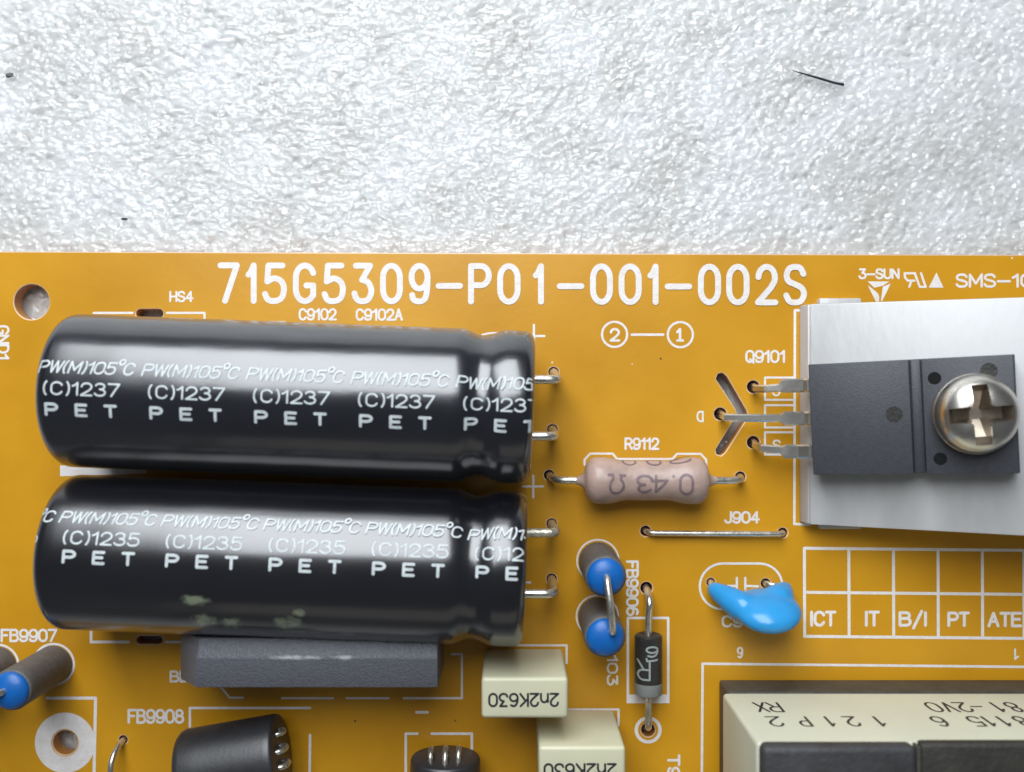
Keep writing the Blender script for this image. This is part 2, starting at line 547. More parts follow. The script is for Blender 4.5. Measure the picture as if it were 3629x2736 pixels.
OVAL = arc(.5, .66, .5, .34, 0, 180) + arc(.5, .34, .5, .34, 180, 360) + [(1, .66)]
G = {
    '0': (1, [OVAL]), 'O': (1, [OVAL]),
    '1': (.55, [[(0, .74), (.35, .80), (.85, 1), (.85, 0)]]),
    'i': (.6, [[(0, .74), (.5, 1), (.5, 0)], [(0, 0), (1, 0)]]),
    '2': (1, [arc(.5, .70, .47, .30, 178, -25) + [(.72, .40), (0, 0), (1, 0)]]),
    '3': (1, [[(.08, 1), (.92, 1), (.45, .60)], sp((.45, .60), (.80, .53), (1, .30), (.82, .06), (.45, 0), (.14, .06), (0, .22))]),
    'r3': (1, [arc(.48, .76, .42, .24, 160, -90) + arc(.48, .27, .50, .27, 90, -160)]),
    '4': (1, [[(.72, 0), (.72, 1), (0, .30), (1, .30)]]),
    '5': (1, [[(.92, 1), (.18, 1), (.12, .55)], sp((.12, .55), (.5, .64), (.88, .54), (1, .32), (.86, .08), (.5, 0), (.16, .04), (0, .20))]),
    '6': (1, [arc(.5, .30, .5, .30, 0, 360, 22), sp((0, .30), (.03, .62), (.20, .88), (.50, 1), (.86, .92))]),
    '7': (1, [[(0, 1), (1, 1), (.28, 0)]]),
    '8': (1, [arc(.5, .76, .40, .24, 0, 360, 22), arc(.5, .27, .5, .27, 0, 360, 22)]),
    '9': (1, [arc(.5, .68, .5, .32, 0, 360, 22), sp((1, .68), (.97, .34), (.84, .08), (.5, 0), (.14, .05), (.04, .18))]),
    '-': (1.15, [[(0, .44), (1, .44)]]),
    '+': (1, [[(0, .5), (1, .5)], [(.5, 0), (.5, 1)]]),
    '.': (.25, [[(.5, .04), (.5, .05)]]),
    '/': (.8, [[(0, -.22), (1, 1.12)]]),
    '(': (.42, [arc(1.0, .5, .95, .62, 118, 242)]),
    ')': (.42, [arc(0.0, .5, .95, .62, 62, -62)]),
    'o': (.55, [arc(.5, 1.10, .52, .24, 0, 360, 16)]),
    ' ': (.4, []),
    'A': (1, [[(0, 0), (.5, 1), (1, 0)], [(.2, .34), (.8, .34)]]),
    'B': (1, [[(0, 0), (0, 1)], [(0, 1), (.55, 1)] + arc(.55, .77, .37, .23, 90, -90) + [(0, .54)],
              [(0, .54)] + arc(.6, .27, .40, .27, 90, -90) + [(0, 0)]]),
    'C': (1, [arc(.52, .66, .5, .34, 20, 180) + arc(.52, .34, .5, .34, 180, 340)]),
    'D': (1, [[(0, 0), (0, 1)], [(0, 1)] + arc(.45, .5, .55, .5, 90, -90) + [(0, 0)]]),
    'E': (.9, [[(0, 0), (0, 1)], [(0, 1), (1, 1)], [(0, .52), (.85, .52)], [(0, 0), (1, 0)]]),
    'F': (.9, [[(0, 0), (0, 1)], [(0, 1), (1, 1)], [(0, .52), (.8, .52)]]),
    'G': (1, [arc(.52, .66, .5, .34, 22, 180) + arc(.52, .34, .5, .34, 180, 330), [(.98, .16), (.98, .44), (.60, .44)]]),
    'H': (1, [[(0, 0), (0, 1)], [(1, 0), (1, 1)], [(0, .5), (1, .5)]]),
    'I': (.12, [[(.5, 0), (.5, 1)]]),
    'J': (.8, [[(1, 1), (1, .25)] + arc(.5, .25, .5, .25, 0, -170)]),
    'K': (1, [[(0, 0), (0, 1)], [(.95, 1), (0, .40)], [(.30, .58), (1, 0)]]),
    'L': (.8, [[(0, 1), (0, 0)], [(0, 0), (1, 0)]]),
    'M': (1.15, [[(0, 0), (0, 1)], [(0, 1), (.5, .25)], [(.5, .25), (1, 1)], [(1, 1), (1, 0)]]),
    'N': (1, [[(0, 0), (0, 1)], [(0, 1), (1, 0)], [(1, 0), (1, 1)]]),
    'P': (1, [[(0, 0), (0, 1)], [(0, 1), (.55, 1)] + arc(.55, .73, .45, .27, 90, -90) + [(0, .46)]]),
    'Q': (1, [OVAL, [(.55, .25), (1, -.05)]]),
    'R': (1, [[(0, 0), (0, 1)], [(0, 1), (.55, 1)] + arc(.55, .74, .43, .26, 90, -90) + [(0, .48)], [(.5, .48), (1, 0)]]),
    'S': (1, [sp((.97, .80), (.80, .96), (.5, 1), (.18, .95), (.03, .77), (.14, .60), (.5, .51), (.86, .41), (1, .24), (.84, .05), (.5, 0), (.18, .04), (0, .20))]),
    'T': (.95, [[(0, 1), (1, 1)], [(.5, 1), (.5, 0)]]),
    'U': (1, [[(0, 1), (0, .3)] + arc(.5, .3, .5, .3, 180, 360) + [(1, 1)]]),
    'V': (1, [[(0, 1), (.5, 0)], [(.5, 0), (1, 1)]]),
    'W': (1.3, [[(0, 1), (.25, 0)], [(.25, 0), (.5, 1)], [(.5, 1), (.75, 0)], [(.75, 0), (1, 1)]]),
    'X': (1, [[(0, 0), (1, 1)], [(0, 1), (1, 0)]]),
    'Z': (1, [[(0, 1), (1, 1), (0, 0), (1, 0)]]),
    'n': (.9, [[(0, 0), (0, .66)], sp((0, .42), (.22, .62), (.55, .68), (.88, .58), (1, .36)) + [(1, 0)]]),
    'w': (1.2, [[(0, 0), (.28, 0), (.22, .10)] + arc(.5, .58, .42, .42, 235, -55, 20) + [(.72, .0), (1, 0)]]),   # ohm sign
}


def glyph_run(s, gap=.30):
    """(strokes, width) with unit height-independent x; s is a string or list of glyph keys"""
    x, out = 0.0, []
    for ch in s:
        wd, st = G[ch]
        for k in st:
            out.append([(x + p[0] * wd, p[1]) for p in k])
        x += wd + gap
    return out, x - gap


def split_sharp(pts, lim=62):
    out, cur = [], [pts[0]]
    for i in range(1, len(pts)):
        if (Vector(pts[i]) - Vector(cur[-1])).length < 1e-5:
            continue
        if len(cur) >= 2:
            a = Vector(cur[-1]) - Vector(cur[-2])
            b = Vector(pts[i]) - Vector(cur[-1])
            if a.angle(b) > R(lim):
                out.append(cur)
                cur = [cur[-1]]
        cur.append(pts[i])
    out.append(cur)
    return [c for c in out if len(c) > 1]


def dense(pts, step):
    out = [pts[0]]
    for i in range(1, len(pts)):
        a, b = Vector(pts[i - 1]), Vector(pts[i])
        n = max(1, int((b - a).length / step))
        for k in range(1, n + 1):
            q = a.lerp(b, k / n)
            out.append((q.x, q.y))
    return out


def ribbon(mesh, strokes, width, fn, step=None, caps=True, clip=None):
    """flat printed lines of even width with round ends, laid on a surface by fn(x, y, layer)"""
    hw = width / 2
    layer = 0
    for st in strokes:
        for pl in split_sharp(st):
            if step: pl = dense(pl, step)
            if clip:
                pl = [p for p in pl if clip(p)]
            if len(pl) < 2: continue
            closed = (Vector(pl[0]) - Vector(pl[-1])).length < 1e-4 and len(pl) > 4
            P = [Vector(p) for p in pl]
            if closed: P = P[:-1]
            n = len(P)
            Lf, Rt = [], []
            for i in range(n):
                if closed:
                    d1, d2 = (P[i] - P[i - 1]).normalized(), (P[(i + 1) % n] - P[i]).normalized()
                else:
                    d1 = (P[i] - P[i - 1]).normalized() if i else (P[1] - P[0]).normalized()
                    d2 = (P[i + 1] - P[i]).normalized() if i < n - 1 else d1
                n1, n2 = Vector((-d1.y, d1.x)), Vector((-d2.y, d2.x))
                m = n1 + n2
                m = m.normalized() if m.length > 1e-6 else n1
                k = hw / max(0.5, m.dot(n1))
                Lf.append(P[i] + m * k)
                Rt.append(P[i] - m * k)
            v = [fn(p.x, p.y, layer) for p in Lf] + [fn(p.x, p.y, layer) for p in Rt]
            f = []
            for i in range(n if closed else n - 1):
                j = (i + 1) % n
                f.append((n + i, n + j, j, i))
            if not closed and caps:
                for (c, d, a, b) in ((P[0], (P[0] - P[1]).normalized(), 0, n), (P[-1], (P[-1] - P[-2]).normalized(), 2 * n - 1, n - 1)):
                    px = Vector((-d.y, d.x))
                    base = len(v)
                    ids = []
                    for q in range(1, 6):
                        t = math.pi * q / 6
                        pt = c + (-px * math.cos(t) + d * math.sin(t)) * hw
                        v.append(fn(pt.x, pt.y, layer))
                        ids.append(base + q - 1)
                    f.append(tuple([a] + ids + [b]))
            mesh.add(v, f)
            layer += 1
    return mesh


def flat(x, y, layer):
    """board print: photograph pixels at board height -> millimetres"""
    p = W(x, y, 0)
    return Vector((p.x, p.y, 0.012 + 0.0015 * layer))


board_root = None


def fit(s, l, r, t, b, stroke, rot=0, gap=.30):
    """strokes of s fitted into the pixel box; rot 0, 180 or 90 (reading downwards)"""
    st, wd = glyph_run(s, gap)
    h = stroke / 2
    out = []
    for k in st:
        q = []
        for (x, y) in k:
            u = x / wd if wd else 0.5
            if rot == 0:
                q.append((l + h + u * (r - l - stroke), b - h - y * (b - t - stroke)))
            elif rot == 180:
                q.append((r - h - u * (r - l - stroke), t + h + y * (b - t - stroke)))
            else:
                q.append((l + h + y * (r - l - stroke), t + h + u * (b - t - stroke)))
        out.append(q)
    return out


def print_text(s, l, r, t, b, stroke, rot=0, gap=.30, name='printed_code'):
    mh = ribbon(Mesh(), fit(s, l, r, t, b, stroke, rot, gap), stroke, flat)
    return obj(name, mh, M['ink'], board_root, smooth=False)


def print_line(strokes, stroke, name='printed_outline'):
    return obj(name, ribbon(Mesh(), strokes, stroke, flat), M['ink'], board_root, smooth=False)


def circle_px(cx, cy, r, n=40):
    return [(cx + r * math.cos(2 * math.pi * i / n), cy + r * math.sin(2 * math.pi * i / n)) for i in range(n)] + [(cx + r, cy)]


def ring_mesh(cx, cy, r0, r1, n=56, z=0.012):
    v, f = [], []
    for i in range(n):
        a = 2 * math.pi * i / n
        for r in (r0, r1):
            p = W(cx + r * math.cos(a), cy + r * math.sin(a))
            v.append((p.x, p.y, z))
    for i in range(n):
        j = (i + 1) % n
        f.append((2 * i, 2 * j, 2 * j + 1, 2 * i + 1))
    return Mesh().add(v, [tuple(reversed(q)) for q in f])


# ------------------------------------------------------------------ foam sheet
FOAM_Z = -1.62


def vnoise(x, y, seed):
    rs = np.random.RandomState(seed)
    t = rs.rand(256, 256)
    xi, yi = np.floor(x).astype(int), np.floor(y).astype(int)
    fx, fy = x - xi, y - yi
    fx, fy = fx * fx * (3 - 2 * fx), fy * fy * (3 - 2 * fy)
    g = lambda a, b: t[a % 256, b % 256]
    return (g(xi, yi) * (1 - fx) + g(xi + 1, yi) * fx) * (1 - fy) + (g(xi, yi + 1) * (1 - fx) + g(xi + 1, yi + 1) * fx) * fy


def cells(U, V, su, sv, seed, tilt, k=3.2):
    """soft mosaic of small pads, each leaning its own way"""
    rs = np.random.RandomState(seed)
    N = 251
    ju, jv = rs.rand(N, N), rs.rand(N, N)
    tu, tv, hh = rs.randn(N, N) * tilt, rs.randn(N, N) * tilt, rs.rand(N, N)
    u, v = U / su, V / sv
    iu, iv = np.floor(u).astype(int), np.floor(v).astype(int)
    num, den = 0.0, 0.0
    for du in (-1, 0, 1):
        for dv in (-1, 0, 1):
            a, b = (iu + du) % N, (iv + dv * 1) % N
            x, y = u - (iu + du + ju[a, b]), v - (iv + dv + jv[a, b])
            w_ = np.exp(-k * (x * x + y * y) * 2)
            num = num + w_ * (tu[a, b] * x * su + tv[a, b] * y * sv + hh[a, b] * 0.10 * sv)
            den = den + w_
    return num / (den + 1e-9)


def foam():
    dx = 0.155
    far_x = np.array([-400, -250, -160, -110, -80])
    xs = np.concatenate([far_x, np.arange(-58, 58 + dx, dx), -far_x[::-1]])
    ys = np.concatenate([[-300, -160, -90, -60], np.arange(-46, 8, 0.8), np.arange(8, 46 + dx, dx), [60, 90, 150, 260, 420]])
    X, Y = np.meshgrid(xs, ys)
    wx, wy = vnoise(X / 5 + 40, Y / 5 + 40, 1) - .5, vnoise(X / 5 + 40, Y / 5 + 40, 2) - .5
    # the grain leans one way on one side of the sheet and the other way on the other
    m = 1 / (1 + np.exp(-(X + 14 * (vnoise(X / 9 + 50, Y / 9 + 50, 9) - .5)) / 7))
    z = 0.0
    for ang, wgt in ((-0.22, 1 - m), (0.52, m)):
        U = X * math.cos(ang) + Y * math.sin(ang) + wx * 1.2
        V = -X * math.sin(ang) + Y * math.cos(ang) + wy * 1.2
        z = z + wgt * (0.20 * cells(U, V, 1.10, 0.46, 11, 0.85, 6) + 0.22 * cells(U, V, 0.60, 0.28, 12, 0.85, 6))
    z = z + 0.12 * vnoise(X / 2.4 + 60, Y / 1.9 + 60, 5) + 0.55 * vnoise(X / 13 + 60, Y / 13 + 60, 7)
    far = (np.abs(X) > 60) | (Y > 50) | (Y < -50)
    z = np.where(far, z.mean(), z)
    z = z + FOAM_Z - np.percentile(z, 99.5)
    ny, nx = X.shape
    co = np.stack([X, Y, z], -1).reshape(-1, 3) * S
    idx = np.arange(nx * ny).reshape(ny, nx)
    q = np.stack([idx[:-1, :-1], idx[:-1, 1:], idx[1:, 1:], idx[1:, :-1]], -1).reshape(-1, 4)
    me = bpy.data.meshes.new('foam_sheet')
    me.vertices.add(len(co))
    me.vertices.foreach_set('co', co.ravel())
    me.loops.add(q.size)
    me.loops.foreach_set('vertex_index', q.ravel())
    me.polygons.add(len(q))
    me.polygons.foreach_set('loop_start', np.arange(0, q.size, 4))
    me.polygons.foreach_set('use_smooth', np.ones(len(q), bool))
    me.update(calc_edges=True)
    me.validate()
    me.materials.append(M['foam'])
    o = bpy.data.objects.new('foam_sheet', me)
    COL.objects.link(o)
    tag(o, 'white pearly foam sheet with a glistening bumpy surface under the board', None, None, 'structure')


foam()

# ------------------------------------------------------------------ circuit board with real holes
HOLES = [  # x, y, radius (pixels of the photograph at board height)
    (1962, 1319, 22), (1958, 1522, 22), (1955, 1856, 22), (1955, 2052, 22),
    (1946, 1684, 22), (2624, 1690, 22),
    (2288, 1882, 22), (2774, 1888, 21),
    (2519, 2064, 19), (2714, 2068, 21),
    (2291, 2084, 25), (2297, 2587, 28),
    (2670, 1371, 26), (2553, 1467, 26), (2670, 1568, 26),
    (230.5, 2632, 47), (436, 2622, 19),
    (2119, 1988, 15), (2117, 2184, 15), (190, 2354, 15), (-7, 2357, 15),
]
MOUNT = (112, 1070, 66)


def slot_px(a, b, r, n=10):
    a, b = Vector(a), Vector(b)
    d = (b - a).normalized()
    p = Vector((-d.y, d.x))
    out = []
    for i in range(n + 1):
        t = math.pi * i / n
        out.append(b + (p * math.cos(t) + d * math.sin(t)) * r)
    for i in range(n + 1):
        t = math.pi * i / n
        out.append(a + (-p * math.cos(t) - d * math.sin(t)) * r)
    return [tuple(q) for q in out]


def board():
    global board_root
    cu = bpy.data.curves.new('board_outline', 'CURVE')
    cu.dimensions = '2D'
    cu.fill_mode = 'BOTH'
    th, bev = 1.6, 0.10
    cu.extrude = (th / 2 - bev) * S
    cu.bevel_depth = bev * S
    cu.bevel_resolution = 2

    def loop(pts):
        s = cu.splines.new('POLY')
        s.points.add(len(pts) - 1)
        for q, p in zip(s.points, pts):
            q.co = (p[0] * S, p[1] * S, 0, 1)
        s.use_cyclic_u = True

    e0, e1 = W(-300, 890), W(3930, 904)
    loop([(e0.x, e0.y - bev), (-54, -43), (54, -43), (e1.x, e1.y - bev)])
    px = lambda pts: [W(*p)[:2] for p in pts]
    for (x, y, r) in HOLES:
        loop(px(circle_px(x, y, r, 24)[:-1]))
    loop(px(circle_px(*MOUNT, 44)[:-1]))
    loop(px(slot_px((498, 1112), (562, 1112), 20)))
    loop(px(slot_px((497, 2268), (562, 2268), 18)))
    loop(px([(2533, 1343), (2542, 1322), (2560, 1317), (2577, 1330), (2648, 1452), (2653, 1468), (2648, 1488), (2572, 1606), (2556, 1619),
             (2536, 1612), (2533, 1592), (2604, 1478), (2608, 1464), (2603, 1450)]))
    tmp = bpy.data.objects.new('tmp', cu)
    COL.objects.link(tmp)
    dg = bpy.context.evaluated_depsgraph_get()
    me = bpy.data.meshes.new_from_object(tmp.evaluated_get(dg))
    bpy.data.objects.remove(tmp)
    me.name = 'circuit_board'
    me.transform(Matrix.Translation((0, 0, -th / 2 * S)))
    me.materials.clear()
    me.materials.append(M['board'])
    o = bpy.data.objects.new('circuit_board', me)
    COL.objects.link(o)
    ROOT[o.name] = Vector((0, 0, 0))
    tag(o, 'orange yellow printed circuit board with white printed codes and drilled holes', 'circuit board')
    board_root = o


board()

# the long part number along the edge
BIG = [('7', 771, 850), ('1', 870, 913), ('5', 929, 1017), ('G', 1037, 1122), ('5', 1140, 1226), ('3', 1246, 1327), ('0', 1347, 1428),
       ('9', 1448, 1526), ('-', 1544, 1641), ('P', 1659, 1743), ('0', 1762, 1845), ('1', 1888, 1931), ('-', 1973, 2071), ('0', 2091, 2172),
       ('0', 2192, 2274), ('1', 2294, 2337), ('-', 2355, 2453), ('0', 2473, 2555), ('0', 2573, 2656), ('2', 2675, 2758), ('S', 2775, 2859)]
st = []
for ch, l, r in BIG:
    dy = (l - 771) / 2088 * 6
    st += fit(ch, l, r, 930 + dy, 1077 + dy, 21)
tag(print_line(st, 21, 'printed_number'), 'large white board number 715G5309-P01-001-002S')

for args in [
    ('HS4', 600, 686, 1031, 1071, 7), ('C9102', 1058, 1194, 1092, 1136, 7.5), ('C9102A', 1260, 1428, 1093, 1137, 7.5),
    ('Q9101', 2641, 2784, 1240, 1287, 8), ('R9112', 2213, 2337, 1550, 1595, 8), ('J904', 2566, 2693, 1811, 1856, 8),
    ('C9121', 2557, 2725, 2180, 2224, 8), ('3-SUN', 3042, 3188, 951, 990, 7.5), ('SMS-10', 3386, 3660, 969, 1020, 8.5),
    ('ICT', 2869, 2964, 2164, 2221, 10.5), ('IT', 3063, 3118, 2164, 2221, 10.5), ('B/I', 3184, 3287, 2166, 2221, 10.5),
    ('PT', 3357, 3437, 2167, 2222, 10.5), ('ATE', 3499, 3622, 2168, 2223, 10.5),
    ('FB9907', 2, 204, 2228, 2276, 8.5), ('FB9908', 452, 654, 2512, 2565, 9), ('BD9901', 601, 800, 2376, 2419, 8),
]:
    print_text(*args)
for args in [('GND1', -10, 34, 1152, 1276, 8, 90), ('FB9906', 2218, 2264, 1986, 2184, 8.5, 90), ('D9103', 2150, 2191, 2236, 2430, 7.5, 90),
             ('T91', 2364, 2411, 2673, 2790, 9, 90), ('D', 2468, 2494, 1456, 1496, 6.5, 180), ('G', 2737, 2766, 1366, 1405, 6.5, 180),
             ('S', 2738, 2767, 1558, 1597, 6.5, 180), ('6', 2611, 2634, 2292, 2333, 6.5, 180), ('1', 3592, 3612, 2298, 2339, 6.5, 180)]:
    print_text(*args)

# circled 2 - 1
print_line([circle_px(2178, 1185, 44.5)], 8, 'printed_circle')
print_line([circle_px(2411, 1186, 44.5)], 8, 'printed_circle')
print_line([[(2239, 1186), (2350, 1186)]], 9, 'printed_line')
print_text('2', 2160, 2198, 1162, 1211, 8.5)
print_text(['i'], 2396, 2424, 1162, 1211, 9)

# polarity marks
print_line([[(1868, 1191), (1929, 1191)], [(1892, 1152), (1892, 1233)]], 8, 'printed_plus')
print_line([[(1852, 1724), (1923, 1724)], [(1890, 1686), (1890, 1763)]], 8, 'printed_plus')
print_line([[(1861, 2064), (1879, 2064)]], 8, 'printed_minus')
print_line([[(1476, 2524), (1515, 2524)]], 10, 'printed_minus')

# component outlines
q7 = lambda *p: [(1850 + a / 2.212, 1500 + b / 2.212) for a, b in p]
q9 = lambda *p: [(a / 2.212, 1986 + b / 2.212) for a, b in p]
q10 = lambda *p: [(900 + a / 2.212, 1986 + b / 2.212) for a, b in p]
print_line([q7((490, 325), (490, 285), (535, 238), (710, 238), (745, 280), (1180, 280), (1215, 240), (1400, 240), (1443, 285), (1445, 330))], 7.5)
print_line([[(332, 1109), (470, 1109)]], 8)
print_line([[(592, 1109), (725, 1109), (725, 1140)]], 8)
print_line([[(323, 2190), (323, 2275), (456, 2275)]], 10)
print_line([[(590, 2275), (700, 2275)]], 9)
print_line([[(1709, 1186), (1740, 1180), (1777, 1180)]], 6)
print_line([[(960, 1141), (1010, 1141)]], 6)
print_line([[(2834, 1100), (2817, 1100), (2815, 1857), (2870, 1859)]], 9)
for (t, b) in ((1338, 1417), (1436, 1515), (1532, 1611)):
    print_line([[(2809, t), (2711, t), (2711, b), (2809, b)]], 7.5)
print_line([circle_px(2119, 1987, 74)], 6)
print_line([circle_px(2117, 2184, 74)], 6)
print_line([circle_px(190, 2354, 72)], 8)
print_line([circle_px(-7, 2357, 72)], 8)
print_line([[(2225, 2462), (2225, 2190), (2368, 2190), (2368, 2462)]], 9)
ob = Mesh().add([flat(2220.5, 2461, 5), flat(2220.5, 2492, 5), flat(2372.5, 2492, 5), flat(2372.5, 2461, 5)], [(0, 1, 2, 3)])
obj('printed_band', ob, M['ink'], board_root, smooth=False)
obj('printed_ring', ring_mesh(2297, 2587, 36, 48), M['ink'], board_root, smooth=False)
obj('printed_ring', ring_mesh(230.5, 2632, 49, 107), M['ink'], board_root, smooth=False)
print_line([slot_px((2561, 2078), (2692, 2078), 81, 16) + [slot_px((2561, 2078), (2692, 2078), 81, 16)[0]]], 8)
print_line([q7((1612, 1275), (1684, 1275)), q7((1684, 1212), (1684, 1300))], 8, 'printed_symbol')
print_line([q7((1752, 1275), (1850, 1278)), q7((1750, 1212), (1750, 1300))], 8, 'printed_symbol')
print_line([[(2487, 2760), (2490, 2352), (3900, 2366)]], 9)
print_line([[(167, 2474), (339, 2474), (333, 2770)]], 11)
print_line([[(673, 2575), (673, 2509), (1099, 2509)]], 9)
print_line([[(1099, 2605), (1097, 2770)]], 9)
print_line([[(1438, 2770), (1438, 2600), (1479, 2600)]], 9)
print_line([[(1530, 2600), (1672, 2600), (1672, 2700)]], 9)
print_line([q9((1725, 985), (1800, 1076), (1905, 1076))], 8)
print_line([q10((220, 1080), (620, 1080))], 8)
print_line([q10((725, 1080), (1055, 1080))], 8)
print_line([q10((1175, 1080), (1630, 1080), (1630, 735), (1550, 735))], 8)
print_line([[(1832, 2287), (2008, 2287), (2008, 2350)]], 8)
print_line([[(2012, 2514), (2192, 2514), (2192, 2570)]], 8)
ob = Mesh().add([flat(213, 1650, 0), flat(213, 1688, 0), flat(520, 1678, 0), flat(520, 1650, 0)], [(0, 1, 2, 3)])
obj('printed_bar', ob, M['ink'], board_root, smooth=False)

# test table
tx = [2850.5, 3008, 3166, 3324, 3481, 3628, 3786]
row = lambda x, y: (x, y + (x - 2850) * 0.0095)
tb = [[row(tx[0], y), row(tx[-1], y)] for y in (1943, 2099, 2255)] + [[row(x, 1943), row(x + 1, 2255)] for x in tx]
tag(print_line(tb, 10.5, 'printed_table'), 'white two-row check table')

# maker's mark: three blades of a triangle, recognition mark, filled triangle
q5 = lambda *p: [(3020 + a / 3.632, 930 + b / 3.632) for a, b in p]
for poly in (q5((198, 245), (480, 245), (395, 300), (285, 325)), q5((198, 290), (330, 395), (348, 440), (345, 505), (305, 505)),
             q5((497, 272), (395, 312), (368, 495), (385, 500))):
    mh = Mesh().add([flat(x, y, 0) for x, y in reversed(poly)], [tuple(range(len(poly)))])
    obj('printed_logo_blade', mh, M['ink'], board_root, smooth=False)
tri = q5((985, 325), (1085, 130), (1175, 325))
obj('printed_triangle', Mesh().add([flat(x, y, 0) for x, y in tri], [(0, 1, 2)]), M['ink'], board_root, smooth=False)
print_line([q5((810, 140), (675, 140), (680, 195), (715, 235), (800, 235)), q5((760, 240), (735, 315)), q5((805, 140), (870, 315), (945, 315), (885, 140))],
           8, 'printed_mark')

# ------------------------------------------------------------------ electrolytic capacitors
CR = 6.52


def cap_radius(a, L):
    d = L - a
    r = CR
    g = abs(d - 4.3)
    if g < 1.9:
        r -= 0.55 * (0.5 + 0.5 * math.cos(math.pi * g / 1.9))
    return r


def capacitor(name, x0, y0, x1, y1, z, label, code, rows, a_first, pitch, lead_px, sleeve_mat, tail=False):
    p0, p1 = Vector((x0, y0, z)), Vector((x1, y1, z))
    ax = (p1 - p0).normalized()
    L = (p1 - p0).length
    t = thing(name, ((p0.x + p1.x) / 2, (p0.y + p1.y) / 2, 0), label, 'capacitor', 'black electrolytic capacitors')
    # straight body with rounded shoulders and the crimped groove by the leads
    prof = [(0.25, 0.2), (0.25, 4.6), (0.12, 4.95), (0.0, 5.2)]
    for k in range(1, 9):
        q = math.pi / 2 * k / 8
        prof.append((1.15 * (1 - math.cos(q)), 5.27 + (CR - 5.27) * math.sin(q)))
    n = 60
    for i in range(1, n):
        a = 1.3 + (L - 2.3) * i / n
        prof.append((a, cap_radius(a, L)))
    for k in range(1, 8):
        q = math.pi / 2 * k / 7
        prof.append((L - 0.95 + 0.95 * math.sin(q), CR - 0.95 * (1 - math.cos(q))))
    prof += [(L - 0.05, 5.0), (L - 0.35, 4.75), (L - 0.4, 0.2)]

    def wob(a, q):
        return 0.0012 * math.sin(a * 1.3 + 2 * q) + 0.0010 * math.sin(3 * q + a * .4)
    body = obj('sleeve', lathe(Mesh(), prof, p0, ax, 96, wob), sleeve_mat, t, auto=60)
    up = Vector((0, 0, 1))
    side = up.cross(ax)          # points towards +Y

    def on(x, y, layer):
        r = cap_radius(x, L) * (1 + wob(x, -y / CR)) + 0.014 + 0.001 * layer
        q = y / CR
        if x > L - 0.95:
            d = min(1, (x - (L - 0.95)) / 0.95)
            r -= 0.95 * (1 - math.sqrt(max(0, 1 - d * d)))
        if x < 1.15:
            d = 1 - x / 1.15
            r -= (CR - 5.27) * (1 - math.sqrt(max(0, 1 - d * d)))
        return p0 + ax * x + (up * math.cos(q) + side * math.sin(q)) * r

    for (s, da, wdt, yc, hgt, stroke, shear, gap) in rows:
        strokes = []
        for g in range(-1 if tail else 0, 5):
            stt, tot = glyph_run(s, gap)
            for k in stt:
                strokes.append([(a_first + da + g * pitch + u / tot * wdt + shear * (v - .5) * hgt, yc + (v - .5) * hgt) for u, v in k])
        mh = ribbon(Mesh(), strokes, stroke, on, step=0.2, clip=lambda p: 0.25 < p[0] < L - 0.2)
        obj('printed_row', mh, M['cap_ink'], body, smooth=False)
    for (ly, hx, hy, end, m) in lead_px:
        h = W(hx, hy)
        a = W(1880, ly, z)
        base = p0 + ax * (L - 0.6)
        e = W(end, ly, z)
        path = bend([(base.x, a.y, z), (e.x - 0.35, a.y, z), (h.x, h.y, 0.0), (h.x, h.y, -3.6)], 0.8)
        mh = tube(Mesh(), path, 0.39)
        obj('lead', mh, m, t)
    return t


def cap_rows(code, off):
    return [(['P', 'W', '(', 'M', ')', '1', '0', '5', 'o', 'C'], 0.0, 7.5, off[0], 0.92, 0.145, 0.22, .22),
            (['(', 'C', ')', '1', '2', 'r3', code], 0.55, 5.95, off[1], 0.95, 0.15, 0.0, .28),
            (['P', ' ', ' ', 'E', ' ', ' ', 'T'], 0.72, 5.5, off[2], 0.86, 0.24, 0.0, .32)]


M['cap_stains'] = stain(M['sleeve_dirty'], [(-4.0, -4.3, 11.4, 1.5, 1.0), (-6.2, -4.1, 11.5, 1.5, 1.2), (0.6, -4.2, 11.5, 1.5, 1.5), (1.6, -3.2, 12.2, .8, 1.2), (-6.6, -2.2, 12.75, .9, 2.2)],
                        (0.22, 0.26, 0.17))
stain(M['sleeve'], [(-6.2, 3.55, 12.4, .5, .8), (-6.6, 3.2, 12.6, .45, .9)], (0.003, 0.003, 0.004))
capacitor('electrolytic_capacitor', -38.0, -0.36, 1.75, -1.84, 6.65,
          'black sleeved electrolytic capacitor printed 1237, beside the large board number', '1237',
          cap_rows('7', (2.0, 0.27, -1.42)), 0.55, 8.28, [(1345, 1962, 1319, 1992, M['tin']), (1546, 1958, 1522, 1980, M['tin'])], M['sleeve'])
capacitor('electrolytic_capacitor', -38.2, -14.05, 1.1, -15.55, 6.65,
          'black sleeved electrolytic capacitor printed 1235, with pale dirt smears on its side', '1235',
          cap_rows('5', (3.92, 2.24, 0.72)), 2.1, 8.15, [(1888, 1955, 1856, 1985, M['tin_flux']), (2104, 1955, 2052, 1978, M['tin'])], M['sleeve_dirty'], True)

# ------------------------------------------------------------------ resistor


